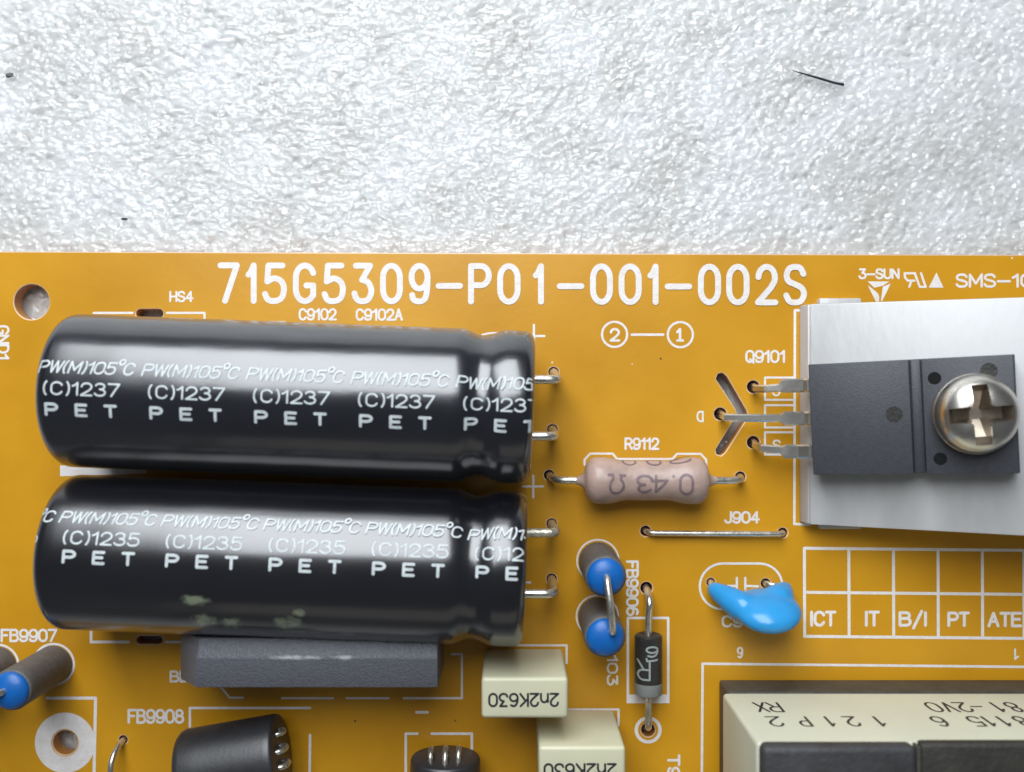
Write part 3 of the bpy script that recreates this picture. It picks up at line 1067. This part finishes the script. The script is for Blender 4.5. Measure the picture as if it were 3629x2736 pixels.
def resistor():
    c0, c1 = W(2071, 1703, 2.35), W(2509, 1703, 2.35)
    t = thing('resistor', (c0 + c1) / 2 * Vector((1, 1, 0)) if False else ((c0.x + c1.x) / 2, c0.y, 0),
              'pinkish grey ceramic resistor marked 0.43 ohm lying on two wire leads', 'resistor')
    L = c1.x - c0.x
    r_end, r_mid = 2.10, 1.76
    prof = [(-0.75, 0.34), (-0.5, 0.40), (-0.2, 0.56), (0.0, 0.85), (0.08, 1.25), (0.22, 1.60), (0.5, 1.86)]
    for i in range(0, 25):
        a = 0.85 + (L - 1.7) * i / 24
        q = abs(a - L / 2) / (L / 2 - 0.85)
        k = min(1, max(0, (q - 0.35) / 0.45))
        k = k * k * (3 - 2 * k)
        prof.append((a, r_mid + (r_end - r_mid) * k - (0.05 if i in (0, 24) else 0)))
    prof += [(L - 0.5, 1.86), (L - 0.22, 1.60), (L - 0.08, 1.25), (L, 0.85), (L + 0.2, 0.56), (L + 0.5, 0.40), (L + 0.75, 0.34)]
    body = obj('body', lathe(Mesh(), prof, c0, (1, 0, 0), 56, lambda a, q: 0.008 * math.sin(2 * q + a) + 0.004 * math.sin(5 * q - 2.3 * a)), M['resistor'], t, auto=70)

    def rad(a):
        q = abs(a - L / 2) / (L / 2 - 0.85)
        k = min(1, max(0, (q - 0.35) / 0.45))
        return r_mid + (r_end - r_mid) * k * k * (3 - 2 * k)

    def on(x, y, layer):
        r = rad(x) * 1.012 + 0.014 + 0.001 * layer
        return Vector((c0.x + x, c0.y + math.sin(y / 1.85) * r, c0.z + math.cos(y / 1.85) * r))

    def run(items, yc, hgt, stroke):
        strokes = []
        for ch, xa, xb in items:       # pixel columns of the photograph; the text stands on its head
            stt, tot = glyph_run([ch])
            for k in stt:
                pts = []
                for u, v in k:
                    px = 2050 + (xb + (xa - xb) * (u / tot)) / 4.424
                    a = W(px, 1703, 4.1).x - c0.x
                    pts.append((a, yc - (v - .5) * hgt))
                strokes.append(pts)
        return ribbon(Mesh(), strokes, stroke, on, step=0.15)
    obj('printed_value', run([('w', 470, 730), ('r3', 920, 1150), ('4', 1150, 1395), ('.', 1440, 1540), ('0', 1590, 1780)], -0.15, 1.55, 0.22),
        M['res_ink'], body, smooth=False)
    obj('printed_value', run([('.', 340, 420), ('.', 540, 600), ('0', 720, 920), ('0', 1110, 1320), ('2', 1460, 1800)], 2.55, 1.45, 0.18),
        M['res_ink'], body, smooth=False)
    for (hx, hy, s) in ((1946, 1684, -1), (2624, 1690, 1)):
        h = W(hx, hy)
        b = c0 if s < 0 else c1
        path = bend([(b.x - s * 0.4, b.y, b.z), (h.x - s * 0.55, b.y, b.z - 0.25), (h.x - s * 0.02, h.y, 0.3), (h.x, h.y, -3.6)], 0.9)
        obj('lead', tube(Mesh(), path, 0.34), M['tin'], t)


resistor()

# ------------------------------------------------------------------ wire links


def wire_link(label, pts, r, m=None):
    mh = tube(Mesh(), bend(pts, 0.8), r)
    o = obj('wire_link', mh, m or M['tin'], None, origin=(pts[0][0], pts[0][1], 0))
    return tag(o, label, 'wire')


a, b = W(2288, 1882), W(2774, 1888)
wire_link('long straight tinned wire link under the J904 code',
          [(a.x, a.y, -3.6), (a.x, a.y, 0.1), (a.x + .5, a.y - .1, 0.62), (b.x - .35, b.y - .03, 0.62), (b.x, b.y, 0.1), (b.x, b.y, -3.6)], 0.27)
a, b = W(436, 2622), W(418, 2960)
wire_link('short tinned wire rising from a hole between the white ring and the FB9908 code',
          [(a.x, a.y, -3.6), (a.x, a.y, 0.5), (a.x - .3, a.y - 1.1, 2.0), (b.x, b.y + 1.0, 2.2), (b.x, b.y, 0.4), (b.x, b.y, -3.6)], 0.27)

# ------------------------------------------------------------------ upright ferrite beads in pairs


def bead_pair(label, bases, hgt, loop):
    c = (bases[0] + bases[1]) / 2
    t = thing('ferrite_bead_pair', (c.x, c.y, 0), label, 'ferrite beads', 'paired upright ferrite beads')
    tops = []
    for b in bases:
        rr = 1.76
        prof = [(0.06, rr - 0.15), (0.2, rr)] + [(0.2 + (hgt - 0.45) * i / 6, rr) for i in range(1, 7)] + [(hgt - 0.08, rr - 0.06), (hgt, rr - 0.2), (hgt, 0.5)]
        obj('bead', lathe(Mesh(), prof, (b.x, b.y, 0), (0, 0, 1), 40), M['ferrite'], t, auto=50)
        rc = rr - 0.20
        prof = [(hgt - 0.05, rc)] + [(hgt + 0.75 * math.sin(math.pi / 2 * k / 8), rc * math.cos(math.pi / 2 * k / 8) + 0.02) for k in range(0, 9)]
        obj('epoxy_cap', lathe(Mesh(), prof, (b.x, b.y, 0), (0, 0, 1), 40), M['blue'], t, auto=70)
        tops.append(Vector((b.x, b.y, hgt + 0.5)))
    a, b = tops
    off = loop
    path = catmull([a + off[0] - Vector((0, 0, 1)), a + off[0], a + off[0] * 1.0 + (b - a) * 0.10 + Vector((0, 0, 0.85)), (a + off[0]).lerp(b + off[1], .5) + Vector((0, 0, 1.25)),
                    b + off[1] - (b - a) * 0.10 + Vector((0, 0, 0.85)), b + off[1], b + off[1] - Vector((0, 0, 1))], 6)
    obj('wire', tube(Mesh(), path, 0.29), M['tin'], t)
    for q in bases:
        obj('lead', tube(Mesh(), [(q.x, q.y, 0.5), (q.x, q.y, -3.6)], 0.29), M['tin'], t)


bead_pair('two upright grey ferrite beads with blue tops between the capacitors and the diode', [W(2119, 1988), W(2117, 2184)], 7.6,
          (Vector((0.05, .15, 0)), Vector((0.5, .5, 0))))
bead_pair('two upright grey ferrite beads with blue tops under the FB9907 code', [W(190, 2354), W(-7, 2357)], 7.9,
          (Vector((-.2, .1, 0)), Vector((.2, .1, 0))))

# ------------------------------------------------------------------ diode


def diode():
    zc = 1.75
    a, b = W(2298, 2247, zc), W(2298, 2463, zc)
    t = thing('diode', ((a.x + b.x) / 2, (a.y + b.y) / 2, 0), 'small black diode with a grey band standing inside its printed frame', 'diode')
    L = a.y - b.y
    rr = 1.25
    ax = Vector((0, -1, 0))
    prof = [(0.12, 0.3), (0.10, 0.75), (0.0, 0.95), (0.02, 1.10), (0.16, rr)] + [(0.16 + (L - 1.35) * i / 5, rr) for i in range(1, 6)]
    body = obj('body', lathe(Mesh(), prof, a, ax, 40), M['diode'], t, auto=40)
    s = prof[-1][0]
    prof = [(s, rr + 0.012), (L - 0.3, rr + 0.012), (L - 0.1, rr - 0.06), (L, rr - 0.25), (L - 0.02, 0.3)]
    obj('cathode_band', lathe(Mesh(), prof, a, ax, 40), M['diode_band'], t, auto=40)
    # printed letters, standing on their head
    def on(x, y, layer):
        q = math.asin(max(-1, min(1, x / rr)))
        return Vector((a.x + (rr + .012) * math.sin(q), y, zc + (rr + .012 + .001 * layer) * math.cos(q)))
    q2 = lambda px, py: (W(2200 + px / 5.56, 2220 + py / 5.56, 3.0).x - a.x, W(2200 + px / 5.56, 2220 + py / 5.56, 3.0).y)
    def up(ch, l, r, tp, bt):
        stt, tot = glyph_run([ch])
        return [[q2(r - u / tot * (r - l), tp + v * (bt - tp)) for u, v in k] for k in stt]
    mh = ribbon(Mesh(), up('R', 350, 570, 680, 1060) + up('6', 510, 730, 410, 600) + [[q2(510, 640), q2(520, 690), q2(720, 670)]], 0.17, on, step=.12)
    obj('printed_mark', mh, M['diode_ink'], body, smooth=False)
    h = W(2291, 2084)
    obj('lead', tube(Mesh(), bend([(h.x, h.y, -3.6), (h.x, h.y, 0.3), (h.x + .05, h.y - .75, zc + 0.35), (a.x, a.y + 1.5, zc + .1), (a.x, a.y - .3, zc)], 1.1), 0.32), M['tin'], t)
    h = W(2297, 2587)
    obj('lead', tube(Mesh(), bend([(b.x, b.y + .3, zc), (b.x, h.y + 1.0, zc), (h.x, h.y + .15, 0.1), (h.x, h.y, -3.6)], 0.8), 0.31), M['tin'], t)


diode()

# ------------------------------------------------------------------ blue disc capacitor


def blend(parts, voxel, smooth_n=6):
    """fuse ellipsoids (matrix each) into one skin; returns Mesh in mm"""
    bm = bmesh.new()
    for mtx in parts:
        bmesh.ops.create_icosphere(bm, subdivisions=4, radius=1.0, matrix=mtx)
    me = bpy.data.meshes.new('tmp')
    bm.to_mesh(me)
    bm.free()
    o = bpy.data.objects.new('tmp', me)
    COL.objects.link(o)
    md = o.modifiers.new('r', 'REMESH')
    md.mode = 'VOXEL'
    md.voxel_size = voxel
    ms = o.modifiers.new('s', 'SMOOTH')
    ms.factor = 0.5
    ms.iterations = smooth_n
    dg = bpy.context.evaluated_depsgraph_get()
    ev = bpy.data.meshes.new_from_object(o.evaluated_get(dg))
    mh = Mesh().add([v.co.copy() for v in ev.vertices], [tuple(p.vertices) for p in ev.polygons])
    bpy.data.objects.remove(o)
    return mh


def disc_cap():
    base = W(2648, 2104, 1.0)
    t = thing('disc_capacitor', (base.x, base.y, 0), 'glossy bright blue disc capacitor leaning over on two coated leads', 'capacitor')
    u = Vector((1, 0.02, 0)).normalized()
    v = Vector((0.26, -0.36, 0.90)).normalized()
    u = (u - v * u.dot(v)).normalized()
    n = u.cross(v).normalized()
    c = base + v * 2.95 + Vector((0.35, 0, 0))
    parts = []

    def ell(center, ru, rv, rn):
        m = Matrix(((u.x * ru, v.x * rv, n.x * rn, center.x), (u.y * ru, v.y * rv, n.y * rn, center.y), (u.z * ru, v.z * rv, n.z * rn, center.z), (0, 0, 0, 1)))
        parts.append(m)
    ell(c + u * 0.15, 2.95, 2.75, 1.35)
    for (px, py) in ((2522, 2084), (2784, 2082)):
        e = W(px, py, 0.95)
        tgt = c + u * (-1.7 if px < 2600 else 1.7) - v * 1.2
        for k in range(12):
            q = k / 11
            p = e.lerp(tgt, q)
            r = (0.45 if px < 2600 else 0.55) + 0.95 * q ** (0.55 if px < 2600 else 0.8)
            parts.append(Matrix.Translation(p) @ Matrix.Scale(r, 4))
    ell(c - v * 1.9, 3.0, 1.3, 0.85)
    obj('body', blend(parts, 0.17, 22), M['disc_blue'], t, auto=180)
    for (hx, hy, px, py) in ((2519, 2064, 2522, 2084), (2714, 2068, 2784, 2082)):
        h, e = W(hx, hy), W(px, py, 0.95)
        obj('lead', tube(Mesh(), bend([(h.x, h.y, -3.6), (h.x, h.y, 0.35), (e.x, e.y, 0.95), (e.x + (.3 if px < 2600 else -.3), e.y - .5, 1.3)], .5), 0.30), M['tin'], t)


disc_cap()

# ------------------------------------------------------------------ heatsink, power transistor and its screw
TILT, YAW = R(23.4), R(2.7)


def heatsink():
    x0, z0 = 26.75, 2.05
    ya, yb = 7.38, -12.46
    t = thing('heatsink', (30, (ya + yb) / 2, 0), 'sloping bare aluminium heatsink plate under the screwed-down transistor', 'heatsink')
    fr = Matrix.Translation((x0, 0, z0)) @ Matrix.Rotation(-TILT, 4, 'Y')
    obj('plate', rbox((0, yb, -1.2), (24, ya, 0), 0.16, 2, fr), M['alu'], t)
    def shear(co):
        return Vector((co.x + (co.z - 0.0) * 0.17, co.y, co.z))
    obj('flange', rbox((26.38, yb + .02, 0.05), (27.4, ya - .02, 1.75), 0.12, 2, None, shear), M['alu'], t)
    for y in (8.02, -13.05):
        s = 1 if y > 0 else -1
        y_in = (ya if s > 0 else yb) - s * 1.2
        obj('foot', rbox((28.05, min(y, y_in), -2.8), (31.9, max(y, y_in), 0.75), 0.15, 2), M['alu'], t)
    obj('rear_leg', rbox((46.4, yb + 1, -2.8), (47.5, ya - 1, 10.2), 0.15, 2), M['alu'], t)


heatsink()

TO = Vector((25.87, -2.94, 5.0))
TM = Matrix.Translation(TO) @ Matrix.Rotation(YAW, 4, 'Z') @ Matrix.Rotation(-TILT, 4, 'Y')


def transistor():
    t = thing('power_transistor', (30, -2.8, 0), 'dark grey three-legged power transistor screwed to the aluminium heatsink', 'transistor')
    hw = 4.81
    # side profile: thick moulded block, groove, thinner tab; extruded across
    prof = [(0.0, -0.9), (0.12, 0), (8.2, 0), (8.3, -1.0), (9.1, -1.0), (9.2, -0.12), (16.1, -0.12), (16.2, -0.3), (16.2, -3.0), (0.25, -3.0)]
    bm = bmesh.new()
    A = [bm.verts.new((x, -hw, z)) for x, z in prof]
    B = [bm.verts.new((x, hw, z)) for x, z in prof]
    n = len(prof)
    bm.faces.new(list(A))
    bm.faces.new(list(reversed(B)))
    for i in range(n):
        j = (i + 1) % n
        bm.faces.new((A[j], A[i], B[i], B[j]))
    bmesh.ops.recalc_face_normals(bm, faces=bm.faces)
    bmesh.ops.bevel(bm, geom=[e for e in bm.edges], offset=0.10, segments=2, profile=0.5, affect='EDGES')
    bm.transform(TM)
    body = obj('body', from_bm(bm), M['moulding'], t)
    # moulding pits
    for (x, y, r, zz, m) in ((10.15, 3.15, 0.52, -.12, 'pit'), (14.25, 3.55, 0.66, -.12, 'diode'), (6.9, 0.25, 0.68, 0, 'diode'), (10.3, -3.55, 0.52, -.12, 'pit')):
        mh = Mesh()
        lathe(mh, [(0.010, r), (0.011, r * .97), (0.004, r * .9), (0.004, 0.05)], TM @ Vector((x, y, zz)), TM.to_3x3() @ Vector((0, 0, 1)), 28)
        obj('moulding_pit', mh, M[m], body)
    paths = [
        ([(2884, 1366, 3.9), (2866, 1366, 3.85), (2848, 1366, 3.15), (2800, 1367, 3.05), (2772, 1368, 3.0), (2760, 1374, 2.95), (2712, 1378, 2.55), (2678, 1377, 1.5)], (2670, 1371)),
        ([(2888, 1483, 3.9), (2870, 1483, 3.85), (2852, 1483, 3.25), (2800, 1483, 3.15), (2777, 1483, 3.1), (2764, 1482, 3.0), (2650, 1481, 2.8), (2572, 1480, 2.0)], (2553, 1467)),
        ([(2888, 1600, 3.9), (2870, 1600, 3.85), (2832, 1600, 3.15), (2800, 1600, 3.05), (2780, 1599, 3.0), (2768, 1594, 2.85), (2700, 1588, 2.3), (2678, 1580, 1.3)], (2670, 1568)),
    ]
    for pts, hole in paths:
        h = W(*hole)
        P = [W(*p) for p in pts] + [Vector((h.x, h.y, 0.2)), Vector((h.x, h.y, -3.6))]
        wd = [1.22, 1.22, 1.22, 1.25, 1.22, 0.72, 0.70, 0.70, 0.70, 0.70]
        mh = strip(Mesh(), P, wd, 0.48)
        obj('lead', mh, M['tin_flat'], t, auto=25)


transistor()


def screw():
    c = TM @ Vector((13.0, 0.12, -0.12))
    t = thing('pan_head_screw', c, 'shiny cross-slotted pan head screw holding the transistor down', 'screw')
    ra, hd = 3.30, 2.9
    prof = [(-2.0, 0.2), (-2.0, 1.45), (-0.4, 1.45), (-0.4, ra - .08), (0.10, ra), (0.48, ra), (0.60, ra - 0.07)]
    for k in range(1, 15):
        q = math.pi / 2 * k / 15
        prof.append((0.60 + (hd - 0.60) * math.sin(q) ** 0.95, (ra - 0.10) * math.cos(q) ** 0.62))
    prof.append((hd, 0.08))
    mh = lathe(Mesh(), prof, (0, 0, 0), (0, 0, 1), 72)
    me = bpy.data.meshes.new('tmp')
    me.from_pydata([tuple(v) for v in mh.v], [], mh.f)
    head = bpy.data.objects.new('tmp', me)
    COL.objects.link(head)
    # tapered cross cutter with filleted inner corners
    bm = bmesh.new()

    def outline(l, w_, f_):
        p = []
        for k in range(4):
            cth, sth = math.cos(k * math.pi / 2), math.sin(k * math.pi / 2)
            for (x, y) in ((l, -w_), (l, w_), (w_ + f_, w_), (w_ + f_ * .3, w_ + f_ * .3)):
                p.append((x * cth - y * sth, x * sth + y * cth))
        return p
    n = None
    rings = []
    for (z, l, w_, f_) in ((3.6, 2.62, 0.62, 0.42), (2.4, 2.42, 0.60, 0.36), (0.9, 1.85, 0.52, 0.25), (0.1, 0.45, 0.30, 0.05)):
        rings.append([bm.verts.new((x, y, z)) for x, y in outline(l, w_, f_)])
    n = len(rings[0])
    for a, b in zip(rings, rings[1:]):
        for i in range(n):
            j = (i + 1) % n
            bm.faces.new((a[i], b[i], b[j], a[j]))
    bm.faces.new(rings[0])
    bm.faces.new(list(reversed(rings[-1])))
    bmesh.ops.recalc_face_normals(bm, faces=bm.faces)
    bm.transform(Matrix.Rotation(R(2), 4, 'Z'))
    me2 = bpy.data.meshes.new('tmp2')
    bm.to_mesh(me2)
    bm.free()
    cut = bpy.data.objects.new('tmp2', me2)
    COL.objects.link(cut)
    md = head.modifiers.new('b', 'BOOLEAN')
    md.operation = 'DIFFERENCE'
    md.object = cut
    md.solver = 'EXACT'
    dg = bpy.context.evaluated_depsgraph_get()
    ev = bpy.data.meshes.new_from_object(head.evaluated_get(dg))
    fr = (Matrix.Rotation(YAW, 4, 'Z') @ Matrix.Rotation(-R(13), 4, 'Y'))
    fr.translation = c + Vector((0, 0, 0.15))
    out = Mesh().add([fr @ v.co for v in ev.vertices], [tuple(p.vertices) for p in ev.polygons])
    bpy.data.objects.remove(head)
    bpy.data.objects.remove(cut)
    head_o = obj('head', out, M['nickel'], t, auto=18)
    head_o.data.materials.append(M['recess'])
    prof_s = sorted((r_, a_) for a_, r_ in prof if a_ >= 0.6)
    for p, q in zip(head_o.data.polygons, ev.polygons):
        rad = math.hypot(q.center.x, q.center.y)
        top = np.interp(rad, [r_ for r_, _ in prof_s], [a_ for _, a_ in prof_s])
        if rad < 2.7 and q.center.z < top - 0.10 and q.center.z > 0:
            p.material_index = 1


screw()

# ------------------------------------------------------------------ bridge rectifier


def bridge():
    t = thing('bridge_rectifier', (-16.3, -23.6, 0), 'long grey epoxy bridge rectifier block tucked against the lower capacitor', 'rectifier')
    # section across Y: ridge with two sloping top faces
    sec = [(-21.05, 1.6), (-20.95, 8.75), (-22.45, 9.45), (-25.05, 8.9), (-25.2, 1.6)]
    bm = bmesh.new()
    xl = {8.75: -26.0, 9.45: -26.0, 8.9: -26.3}
    A = [bm.verts.new((-28.35, y, z) if z < 2 else (xl[z], y, z)) for y, z in sec]
    A2 = [bm.verts.new((-28.35, y, 6.4)) if z > 2 else None for y, z in sec]
    B = [bm.verts.new((-6.15, y, z)) for y, z in sec]
    n = len(sec)
    for i in range(n):
        j = (i + 1) % n
        if A2[i] and A2[j]:
            bm.faces.new((A[i], A[j], B[j], B[i]))
            bm.faces.new((A2[i], A2[j], A[j], A[i]))
        elif A2[j]:       # back face
            bm.faces.new((A[i], A2[j], A[j], B[j], B[i]))
        elif A2[i]:
            bm.faces.new((A[i], A2[i], A[j], B[j], B[i]))
        else:
            bm.faces.new((A[i], A[j], B[j], B[i]))
    bm.faces.new([A[0], A2[1], A2[2], A2[3], A[4]])
    bm.faces.new(list(reversed(B)))
    bmesh.ops.recalc_face_normals(bm, faces=bm.faces)
    bmesh.ops.bevel(bm, geom=list(bm.edges), offset=0.12, segments=2, profile=0.5, affect='EDGES')
    obj('body', from_bm(bm), M['bridge'], t, auto=30)
    for x in (-24.9, -19.8, -14.7, -9.6):
        obj('lead', strip(Mesh(), [(x, -23.2, 1.8), (x, -23.2, 0.0), (x, -23.2, -0.02)], [0.9] * 3, 0.5, (1, 0, 0)), M['tin'], t)


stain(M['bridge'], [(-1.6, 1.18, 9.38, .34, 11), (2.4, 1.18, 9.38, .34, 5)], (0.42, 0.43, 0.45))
bridge()

# ------------------------------------------------------------------ cream box capacitors


def box_cap(label, xa, xb, ya, yb, hgt, tl, tr, tt, tbm):
    t = thing('box_capacitor', ((xa + xb) / 2, (ya + yb) / 2, 0), label, 'capacitor', 'cream box capacitors')
    body = obj('case', rbox((xa, yb, 0.25), (xb, ya, hgt), 0.32, 4), M['cream'], t, auto=60)
    strokes = fit('2n2K630', tl, tr, tt, tbm, 7.5, 180, .34)
    z = hgt
    def on(x, y, layer):
        p = W(x, y, z)
        return Vector((p.x, p.y, z + 0.012 + 0.001 * layer))
    obj('printed_value', ribbon(Mesh(), strokes, 7.5, on), M['black_ink'], body, smooth=False)
    for x in (xa + 1.1, xb - 1.1):
        obj('lead', tube(Mesh(), [(x, (ya + yb) / 2, 0.5), (x, (ya + yb) / 2, 0.0)], 0.28), M['tin'], t)


box_cap('cream box capacitor marked 2n2K630, wholly in view beside the bridge rectifier', -2.52, 4.62, -24.05, -27.42, 9.5, 1730, 1982, 2455, 2506)
box_cap('cream box capacitor marked 2n2K630, cut by the picture edge below the ferrite beads', 2.2, 9.35, -29.7, -33.1, 9.6, 1926, 2186, 2704, 2755)

# ------------------------------------------------------------------ six-hole chokes


def choke(label, p0, p1, rr, loops):
    p0, p1 = Vector(p0), Vector(p1)
    ax = (p1 - p0).normalized()
    L = (p1 - p0).length
    t = thing('ferrite_choke', ((p0.x + p1.x) / 2, (p0.y + p1.y) / 2, 0), label, 'choke', 'black multi-hole ferrite chokes')
    prof = [(0.05, 0.3), (0.05, rr - .45), (0.12, rr - 0.28), (0.4, rr - .05), (0.7, rr)] + [(0.7 + (L - 1.4) * i / 5, rr) for i in range(1, 6)] + \
           [(L - .25, rr - .02), (L - .06, rr - .10), (L, rr - .25), (L, .3)]
    obj('core', lathe(Mesh(), prof, p0, ax, 56), M['choke'], t, auto=50)
    side = Vector((0, 0, 1)).cross(ax).normalized()
    for (s, zc, hh, bulge) in loops:
        c = p1 + side * s + Vector((0, 0, zc))
        path = [c + Vector((0, 0, hh)) - ax * .3]
        for k in range(0, 13):
            q = math.pi * k / 12
            path.append(c + Vector((0, 0, hh * math.cos(q))) + ax * (bulge * math.sin(q)))
        path.append(c - Vector((0, 0, hh)) - ax * .3)
        obj('wire_loop', tube(Mesh(), path, 0.24, 12), M['tin'], t)


choke('black six-hole ferrite choke lying under the FB9908 code, cut by the picture edge', (-28.9, -34.0, 3.75), (-20.3, -32.5, 3.75), 3.55,
      [(2.0, 0.0, 0.6, .5), (.75, 0.7, 0.8, .65), (-.6, 0.7, 0.8, .65)])
choke('black round choke end with three wire loops, below the bridge rectifier', (-6.0, -42.0, 3.2), (-5.9, -32.9, 3.2), 3.1,
      [(1.25, .3, .8, .8), (-.05, .7, .95, 1.0), (-1.2, .3, .8, .9)])

# ------------------------------------------------------------------ transformer


def transformer():
    t = thing('transformer', (32, -36, 0), 'large taped transformer with cream sides and a dark ferrite top in the corner', 'transformer')
    obj('bobbin_rail', rbox((19.0, -43, 0.15), (52, -26.93, 4.0), 0.22, 3), M['bobbin'], t)
    tape = obj('tape_wrap', rbox((18.55, -42.5, 3.75), (51.5, -27.05, 16.1), 0.35, 4), M['tape'], t, auto=60)
    obj('core_half', rbox((18.75, -42.3, 15.6), (30.35, -27.0, 17.2), 0.5, 4), M['core'], t, auto=60)
    obj('core_half', rbox((30.75, -42.3, 15.6), (51.3, -26.9, 16.75), 0.35, 3), M['core_brown'], t, auto=60)
    obj('core_strip', rbox((30.38, -42.2, 15.7), (30.72, -27.1, 16.95), 0.08, 2), M['bobbin'], t, auto=60)
    yw = -27.05 + 0.014

    def wall(px, py):
        # where the sight line of a photograph pixel meets the taped wall
        z = H * (1 - yw * -1 * K / (py - CY)) if False else H - (-yw) * K * H / (py - CY)
        return (px - CX) * (H - z) / H / K, z

    def chars(items, yt, yb_):
        out = []
        zt, zb = wall(3000, yt)[1], wall(3000, yb_)[1]
        ym = (yt + yb_) / 2
        for ch, l, r in items:
            xl, xr = wall(l, ym)[0], wall(r, ym)[0]
            stt, tot = glyph_run([ch])
            for k in stt:
                out.append([(xr - (u / tot) * (xr - xl), zt + v * (zb - zt)) for u, v in k])
        return out
    on = lambda x, y, layer: Vector((x, yw + 0.001 * layer, y))
    l1 = chars([('X', 2680, 2715), ('R', 2725, 2765), ('0', 3290, 3330), ('V', 3345, 3380), ('2', 3395, 3435), ('-', 3445, 3480), ('1', 3530, 3546), ('8', 3575, 3610)], 2490, 2522)
    l2 = chars([('2', 2725, 2770), ('d', 2832, 2866) if 'd' in G else ('P', 2832, 2866), ('1', 2935, 2950), ('2', 3000, 3040), ('1', 3110, 3128), ('6', 3310, 3350), ('5', 3440, 3480),
                ('1', 3498, 3514), ('1', 3552, 3568), ('8', 3605, 3640)], 2540, 2573)
    obj('printed_row', ribbon(Mesh(), l1, 0.22, on), M['black_ink'], tape, smooth=False)
    obj('printed_row', ribbon(Mesh(), l2, 0.22, on), M['black_ink'], tape, smooth=False)


transformer()

# ------------------------------------------------------------------ bits lying on the foam


def fibre():
    z = FOAM_Z + 0.12
    q = lambda a, b: W(2629 + a / 2.212, b / 2.212, z)
    P = [q(395, 550), q(465, 573), q(560, 600), q(650, 627), q(735, 652), q(800, 664)]
    t = thing('dark_fibre', P[2], 'thin dark blue bristle with a split tip lying on the white foam', 'bristle')
    obj('strand', tube(Mesh(), P, [.03, .07, .11, .12, .12, .15], 8), M['fibre'], t)
    P = catmull([q(475, 580), q(430, 600), q(398, 632)], 4)
    obj('split_tip', tube(Mesh(), P, .03, 6), M['fibre'], t)


fibre()


def crumb(x, y, rx, ry, m, label):
    p = W(x, y, FOAM_Z)
    bm = bmesh.new()
    bmesh.ops.create_icosphere(bm, subdivisions=2, radius=1)
    for v in bm.verts:
        k = 1 + random.uniform(-.3, .3)
        v.co = Vector((v.co.x * rx * k, v.co.y * ry * k, v.co.z * min(rx, ry) * .6 * k)) + p
    o = obj('crumb', from_bm(bm), m, None, origin=p)
    tag(o, label, 'crumb')


crumb(34, 266, .42, .26, M['speck'], 'grey crumb near the outer edge of the foam, far from the bristle')
crumb(441, 776, .32, .10, M['fibre'], 'tiny dark blue crumb on the foam near the mounting hole corner')
